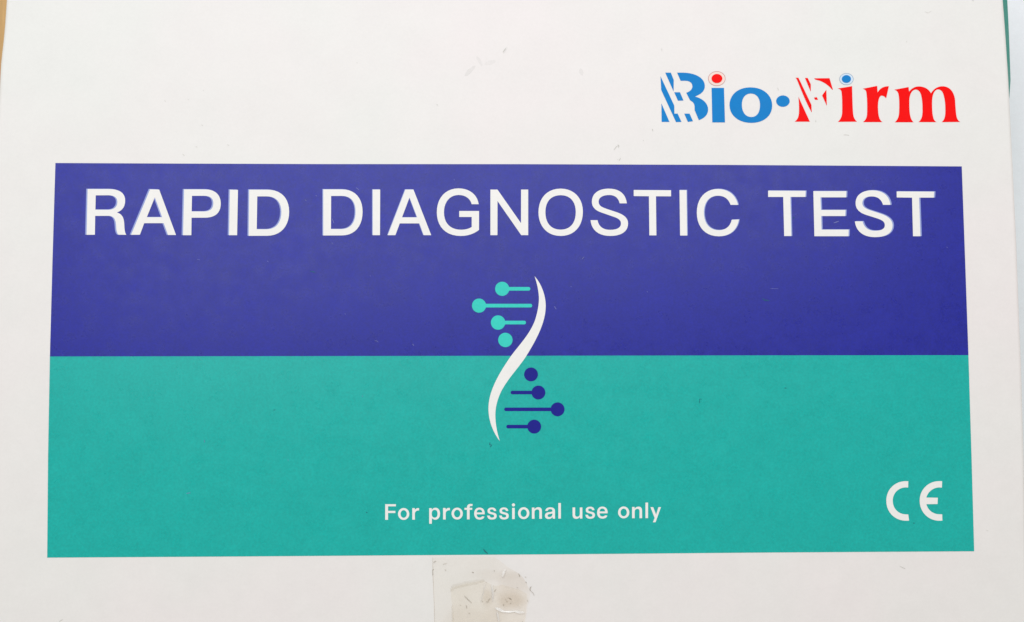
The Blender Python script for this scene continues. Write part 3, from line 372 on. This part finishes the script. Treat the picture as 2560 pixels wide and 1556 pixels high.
def clear_film(name, tint, body, cover, rough=.18, stains=()):
    """adhesive tape: mostly clear, glossy, yellowed by dirty glue in patches"""
    m, nt, p = mat(name)
    vec = N(nt, 'ShaderNodeTexCoord').outputs['Object']
    n1 = noise(nt, vec, 160, 4, .6); n2 = noise(nt, vec, 520, 3, .6)
    p.inputs['Base Color'].default_value = (*body, 1)
    p.inputs['Roughness'].default_value = rough
    t = N(nt, 'ShaderNodeBsdfTransparent'); t.inputs[0].default_value = (*tint, 1)
    mix = N(nt, 'ShaderNodeMixShader')
    f = mul(nt, ramp(nt, n1.outputs['Fac'], cover*.45, cover*1.5), ramp(nt, n2.outputs['Fac'], .75, 1.25))
    nt.links.new(f, mix.inputs[0]); nt.links.new(t.outputs[0], mix.inputs[1]); nt.links.new(p.outputs[0], mix.inputs[2])
    for (sx, sy, rx, ry, k) in stains:          # brown patches of old glue, soft-edged
        mp = N(nt, 'ShaderNodeMapping', vector_type='TEXTURE'); mp.inputs['Location'].default_value = (sx*MM, sy*MM, H)
        mp.inputs['Scale'].default_value = (rx*MM, ry*MM, 1); nt.links.new(vec, mp.inputs[0])
        wob = N(nt, 'ShaderNodeVectorMath', operation='MULTIPLY_ADD'); nt.links.new(n1.outputs['Color'], wob.inputs[0])
        wob.inputs[1].default_value = (1.1, 1.1, 0); nt.links.new(mp.outputs[0], wob.inputs[2])
        off = N(nt, 'ShaderNodeVectorMath', operation='SUBTRACT'); nt.links.new(wob.outputs[0], off.inputs[0]); off.inputs[1].default_value = (.55, .55, 0)
        ln = N(nt, 'ShaderNodeVectorMath', operation='LENGTH'); nt.links.new(off.outputs[0], ln.inputs[0])
        mr = N(nt, 'ShaderNodeMapRange', interpolation_type='SMOOTHSTEP'); nt.links.new(ln.outputs['Value'], mr.inputs['Value'])
        mr.inputs['From Min'].default_value = .3; mr.inputs['From Max'].default_value = 1.15
        mr.inputs['To Min'].default_value = k; mr.inputs['To Max'].default_value = 0
        ad = N(nt, 'ShaderNodeMath', operation='ADD'); nt.links.new(f, ad.inputs[0]); nt.links.new(mr.outputs[0], ad.inputs[1]); f = ad.outputs[0]
    nt.links.new(f, mix.inputs[0])
    b = N(nt, 'ShaderNodeBump'); b.inputs['Strength'].default_value = .35; b.inputs['Distance'].default_value = .0002
    nt.links.new(n2.outputs['Fac'], b.inputs['Height']); nt.links.new(b.outputs[0], p.inputs['Normal'])
    nt.links.new(mix.outputs[0], nt.nodes['Material Output'].inputs['Surface'])
    return m
M['tape'] = clear_film('clear_tape', (.998, .99, .978), (.70, .60, .48), .03, .18, STAIN_SPOTS)
M['tape_layer'] = clear_film('second_tape_layer', (.992, .982, .962), (.72, .63, .51), .025)
M['crease'] = clear_film('tape_crease_glint', (1, 1, 1), (.95, .92, .90), .75, .16)  # creases coloured near-white so their highlights are painted in
M['crease'].node_tree.nodes['Principled BSDF'].inputs['Specular IOR Level'].default_value = 1.0
M['smudge'] = clear_film('grey_smudge', (1, 1, 1), (.50, .53, .50), .075, .7)
M['grime'] = clear_film('glue_edge_grime', (.98, .96, .94), (.50, .42, .33), .3, .6)
M['shade_film'] = clear_film('grey_glue_line', (.98, .975, .965), (.60, .56, .49), .06, .5)

def wood():
    m, nt, p = mat('pale_wood')
    vec = N(nt, 'ShaderNodeTexCoord').outputs['Object']
    mp = N(nt, 'ShaderNodeMapping'); mp.inputs['Scale'].default_value = (1, .08, 1); nt.links.new(vec, mp.inputs[0])
    n1 = noise(nt, mp.outputs[0], 260, 5, .6); n2 = noise(nt, vec, 40, 3, .5)
    r = N(nt, 'ShaderNodeValToRGB'); r.color_ramp.elements[0].position = .3; r.color_ramp.elements[1].position = .7
    r.color_ramp.elements[0].color = (.44, .25, .08, 1); r.color_ramp.elements[1].color = (.62, .38, .145, 1)
    nt.links.new(mul(nt, n1.outputs['Fac'], ramp(nt, n2.outputs['Fac'], .85, 1.15)), r.inputs[0])
    nt.links.new(r.outputs[0], p.inputs['Base Color']); p.inputs['Roughness'].default_value = .45
    return m
M['wood'] = wood()

# ---------------------------------------------------------------- mesh helpers
def link(name, me, material, parent=None):
    me.materials.append(material)
    o = bpy.data.objects.new(name, me); col.objects.link(o)
    if parent: o.parent = parent
    return o
def loops(path, n=10):
    out = []; cur = None
    toks = path.replace('M', ' M ').replace('L', ' L ').replace('C', ' C ').replace('Z', ' Z ').split()
    i = 0; cmd = None
    while i < len(toks):
        t = toks[i]
        if t in 'MLCZ':
            cmd = t; i += 1
            if t == 'Z': out.append(cur)
            continue
        if cmd == 'M': cur = [(float(t), float(toks[i+1]))]; i += 2; cmd = 'L'
        elif cmd == 'L': cur.append((float(t), float(toks[i+1]))); i += 2
        else:
            v = [float(q) for q in toks[i:i+6]]; i += 6
            x0, y0 = cur[-1]
            for k in range(1, n+1):
                u = k/n; w = 1-u
                cur.append((w*w*w*x0+3*w*w*u*v[0]+3*w*u*u*v[2]+u*u*u*v[4], w*w*w*y0+3*w*w*u*v[1]+3*w*u*u*v[3]+u*u*u*v[5]))
    res = []
    for l in out:
        r = [l[0]]
        for q in l[1:]:
            if abs(q[0]-r[-1][0])+abs(q[1]-r[-1][1]) > 1e-4: r.append(q)
        if abs(r[0][0]-r[-1][0])+abs(r[0][1]-r[-1][1]) < 1e-4: r.pop()
        res.append(r)
    return res
def inside(pt, l):
    c = False; x, y = pt
    for a, b in zip(l, l[1:]+l[:1]):
        if (a[1] > y) != (b[1] > y) and x < (b[0]-a[0])*(y-a[1])/(b[1]-a[1])+a[0]: c = not c
    return c
def thin(l, d):
    """a loop moved in (d > 0) or out by d millimetres"""
    s = sum(a[0]*b[1]-b[0]*a[1] for a, b in zip(l, l[1:]+l[:1]))
    d = d if s > 0 else -d; r = []; n = len(l)
    for i in range(n):
        v = Vector((0, 0))
        for a, b in ((l[i-1], l[i]), (l[i], l[(i+1) % n])):
            e = Vector((b[0]-a[0], b[1]-a[1])).normalized(); v += Vector((-e.y, e.x))
        v.normalize(); r.append((l[i][0]+v.x*d, l[i][1]+v.y*d))
    return r
def flat(name, path, z, material, parent, n=10, slim=0):
    """a printed shape (with its counters cut out) lying on the lid, z millimetres above it"""
    ls = loops(path, n)
    outer = [l for l in ls if not any(m is not l and inside(l[0], m) for m in ls)]
    V = []; F = []
    for o in outer:
        group = [o] + [l for l in ls if l is not o and l not in outer and inside(l[0], o)]
        base = len(V)
        if slim: group = [thin(l, slim if k == 0 else -slim) for k, l in enumerate(group)]
        for l in group: V += [(x*MM, y*MM, H+z*MM) for x, y in l]
        for t in tessellate_polygon([[Vector((x, y, 0)) for x, y in l] for l in group]):
            a, b, c = (V[base+k] for k in t)
            cr = (b[0]-a[0])*(c[1]-a[1])-(b[1]-a[1])*(c[0]-a[0])
            F.append(tuple(base+k for k in (t if cr > 0 else t[::-1])))
    me = bpy.data.meshes.new(name); me.from_pydata(V, [], F); me.update()
    return link(name, me, material, parent)
def stroke_mesh(name, strokes, z, height, material, parent, lean=0):
    """thin fibres, scratches and grains: tapered low ridges following each measured stroke"""
    V = []; F = []
    for w, pts in strokes:
        n = len(pts); b = len(V)
        for i, (x, y) in enumerate(pts):
            a = pts[max(i-1, 0)]; c = pts[min(i+1, n-1)]
            dx, dy = c[0]-a[0], c[1]-a[1]; d = math.hypot(dx, dy) or 1
            nx, ny = -dy/d, dx/d
            k = w/2*(.62 if i in (0, n-1) else 1)
            for s, hh in ((1, 0), (lean, height), (-1, 0)):
                V.append(((x+nx*k*s)*MM, (y+ny*k*s)*MM, H+(z+hh)*MM))
        for i in range(n-1):
            q = b+3*i
            F += [(q, q+3, q+4, q+1), (q+1, q+4, q+5, q+2)]
        # rounded tips
        for i, sg in ((0, -1), (n-1, 1)):
            x, y = pts[i]; o = pts[1] if i == 0 else pts[n-2]
            dx, dy = x-o[0], y-o[1]; d = math.hypot(dx, dy) or 1
            V.append(((x+dx/d*w*.4)*MM, (y+dy/d*w*.4)*MM, H+z*MM)); t = len(V)-1; q = b+3*i
            F += [(q, q+1, t), (q+1, q+2, t)]
    me = bpy.data.meshes.new(name); me.from_pydata(V, [], F); me.update()
    # face up
    flip = [p.index for p in me.polygons if p.normal.z < 0]
    if flip:
        F2 = [tuple(reversed(p.vertices)) if p.normal.z < 0 else tuple(p.vertices) for p in me.polygons]
        me.clear_geometry(); me.from_pydata(V, [], F2); me.update()
    return link(name, me, material, parent)

# ---------------------------------------------------------------- table and the paper lying on it
def slab(name, x0, x1, y0, y1, z0, z1, material):
    V = [(x, y, z) for z in (z0, z1) for x, y in ((x0, y0), (x1, y0), (x1, y1), (x0, y1))]
    F = [(3, 2, 1, 0), (4, 5, 6, 7)] + [(i, (i+1) % 4, 4+(i+1) % 4, 4+i) for i in range(4)]
    me = bpy.data.meshes.new(name); me.from_pydata(V, [], F); me.update()
    return link(name, me, material)
t = slab('table', -.8, .8, -.6, .6, -.03, 0, M['wood']); t['kind'] = 'structure'
ps = slab('paper_sheet', .02, .34, -.16, .22, .0002, .0006, M['sheet'])
ps['label'] = 'plain grey-white sheet lying under the right side of the test kit box'; ps['category'] = 'paper'

# ---------------------------------------------------------------- the box
box = bpy.data.objects.new('test_kit_box', None); col.objects.link(box)
box['label'] = 'white cardboard test kit box printed with purple and teal panels'; box['category'] = 'box'

# lid and the three plain walls: the outline goes round, over a rounded fold, and down to the table
outline = EDGE_LEFT + EDGE_RIGHT[::-1]
cx = sum(q[0] for q in outline)/len(outline); cy = sum(q[1] for q in outline)/len(outline)
def inset(pts, d):
    n = len(pts); r = []
    for i in range(n):
        a, b, c = pts[i-1], pts[i], pts[(i+1) % n]
        v = Vector((0, 0))
        for p, q in ((a, b), (b, c)):
            e = Vector((q[0]-p[0], q[1]-p[1])).normalized(); v += Vector((-e.y, e.x))
        v.normalize(); r.append((b[0]+v.x*d, b[1]+v.y*d))
    return r
FOLD = .9
rings = []
for k in range(6):
    a = math.pi/2*k/5
    rings.append((inset(outline, FOLD*(1-math.sin(a))), -FOLD*(1-math.cos(a))))
V = []; F = []; n = len(outline)
for pts, z in rings: V += [(x*MM, y*MM, H+z*MM) for x, y in pts]
for r in range(len(rings)-1):
    for i in range(n):
        j = (i+1) % n
        F.append((r*n+i, (r+1)*n+i, (r+1)*n+j, r*n+j))
m_ = len(EDGE_LEFT)
for i in range(m_-1):                       # top face as strips from left edge to right edge
    F.append((i, i+1, n-2-i, n-1-i))
me = bpy.data.meshes.new('lid'); me.from_pydata(V, [], F); me.update()
for p_ in me.polygons: p_.use_smooth = len(p_.vertices) == 4 and p_.index < n*(len(rings)-1)
lid = link('lid', me, M['card'], box)

def wall(name, pts, material, z_top=-FOLD-.02):
    """a card side wall: the given run of the outline carried down to the table, 0.5 mm thick"""
    V = []; k = len(pts)
    for off in (0, .5):
        q = pts
        for z in (H+z_top*MM, .0008):
            for x, y in q:
                d = Vector((cx-x, cy-y)).normalized()
                V.append(((x+d.x*(.12+off))*MM, (y+d.y*(.12+off))*MM, z))
    F = []
    for i in range(k-1):
        F += [(i, k+i, k+i+1, i+1), (2*k+i, 2*k+i+1, 3*k+i+1, 3*k+i), (i, i+1, 2*k+i+1, 2*k+i), (k+i, 3*k+i, 3*k+i+1, k+i+1)]
    me = bpy.data.meshes.new(name); me.from_pydata(V, [], F); me.update()
    return link(name, me, material, box)
wall('side_wall', EDGE_LEFT, M['card'])
wall('end_wall', [EDGE_LEFT[-1], EDGE_RIGHT[-1]], M['card'])
wall('end_wall', [EDGE_RIGHT[0], EDGE_LEFT[0]], M['card'])
# right wall: its teal card springs out from under the lid towards the far end
R_ = EDGE_RIGHT
fl = {i: FLARE[i] for i in range(len(FLARE))}
V = []; F = []; k = len(R_)
for i, (x, y) in enumerate(R_):
    fx, fy = fl.get(i, (x-.35, y))
    if i >= len(FLARE)-2: fx = x-.35
    V += [((x-.25)*MM, y*MM, H-.95*MM), (fx*MM, fy*MM, H-2.5*MM), ((fx-.05)*MM, fy*MM, H-4*MM), ((x-.5)*MM, y*MM, .0012)]
for i in range(k-1):
    for s in range(3):
        F.append((4*i+s, 4*i+s+1, 4*(i+1)+s+1, 4*(i+1)+s))
me = bpy.data.meshes.new('side_wall'); me.from_pydata(V, [], F); me.update()
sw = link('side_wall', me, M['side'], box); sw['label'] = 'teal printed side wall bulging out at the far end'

# printed bands with their lettering
pb = flat('purple_band', PURPLE, .04, M['purple'], box)
for ch, p_ in TITLE: flat('letter', p_, .08, M['white'], pb, 10, .035)
for ch, p_ in FRINGE: flat('lens_fringe', p_, .06, M['fringe'], pb)     # lens colour fringe, added as pale blue copies shifted under the letters
tb = flat('teal_band', TEAL, .04, M['teal'], box)
for ch, p_ in SMALL: flat('letter', p_, .08, M['white'], tb, 10, .042)
for ch, p_ in CE: flat('conformity_mark', p_, .08, M['white'], tb, 16)
# emblem: white ribbon with turquoise and navy pins
rb = flat('helix_ribbon', RIBBON, .08, M['white'], box, 20)
for c, p_ in NODES:
    o = flat('pin', p_, .08, M[c], rb)
# logo on the white card
for ch, p_ in LOGO_BLUE: flat('dot' if ch == 'dot' else 'letter', p_, .04, M['blue'], lid)
for ch, p_ in LOGO_RED: flat('letter', p_, .04, M['red'], lid)
for i, (c, p_) in enumerate(DOTS):
    flat({'rose': 'dot_halo', 'sky': 'dot_halo', 'rose_line': 'dot_ring', 'sky_line': 'dot_ring'}.get(c, 'dot'), p_, .04 + .03*(i % 3), M[c], lid, 14)

# adhesive tape torn at its corner
tp = flat('adhesive_tape', TAPE, .05, M['tape'], box)
tp['label'] = 'dirty clear tape with a torn corner at the lower edge'
flat('tape_layer', TAPE2, .09, M['tape_layer'], tp)
stroke_mesh('glue_edge', TAPE_SHADE, .11, .01, M['shade_film'], tp)
stroke_mesh('glue_edge', TAPE_EDGE, .10, .02, M['grime'], tp)
for c in TAPE_CREASE: stroke_mesh('crease', [c], .11, c[0]*.36, M['crease'], tp, -.7)
o = stroke_mesh('dirt_grains', TAPE_DIRT, .15, .05, M['dirt'], tp); o['kind'] = 'stuff'

# dust and scuffs on the card
for nm, data, mt, z in (('dirt_specks', SPECK_DARK, 'soft_dirt', .05), ('dust_specks', SPECK_PALE, 'pale', .09), ('scuff_marks', SPECK_INK, 'scuff', .09)):
    o = stroke_mesh(nm, data, z, .02, M[mt], box); o['kind'] = 'stuff'
o = stroke_mesh('smudges', SMUDGE, .05, .01, M['smudge'], box); o['kind'] = 'stuff'
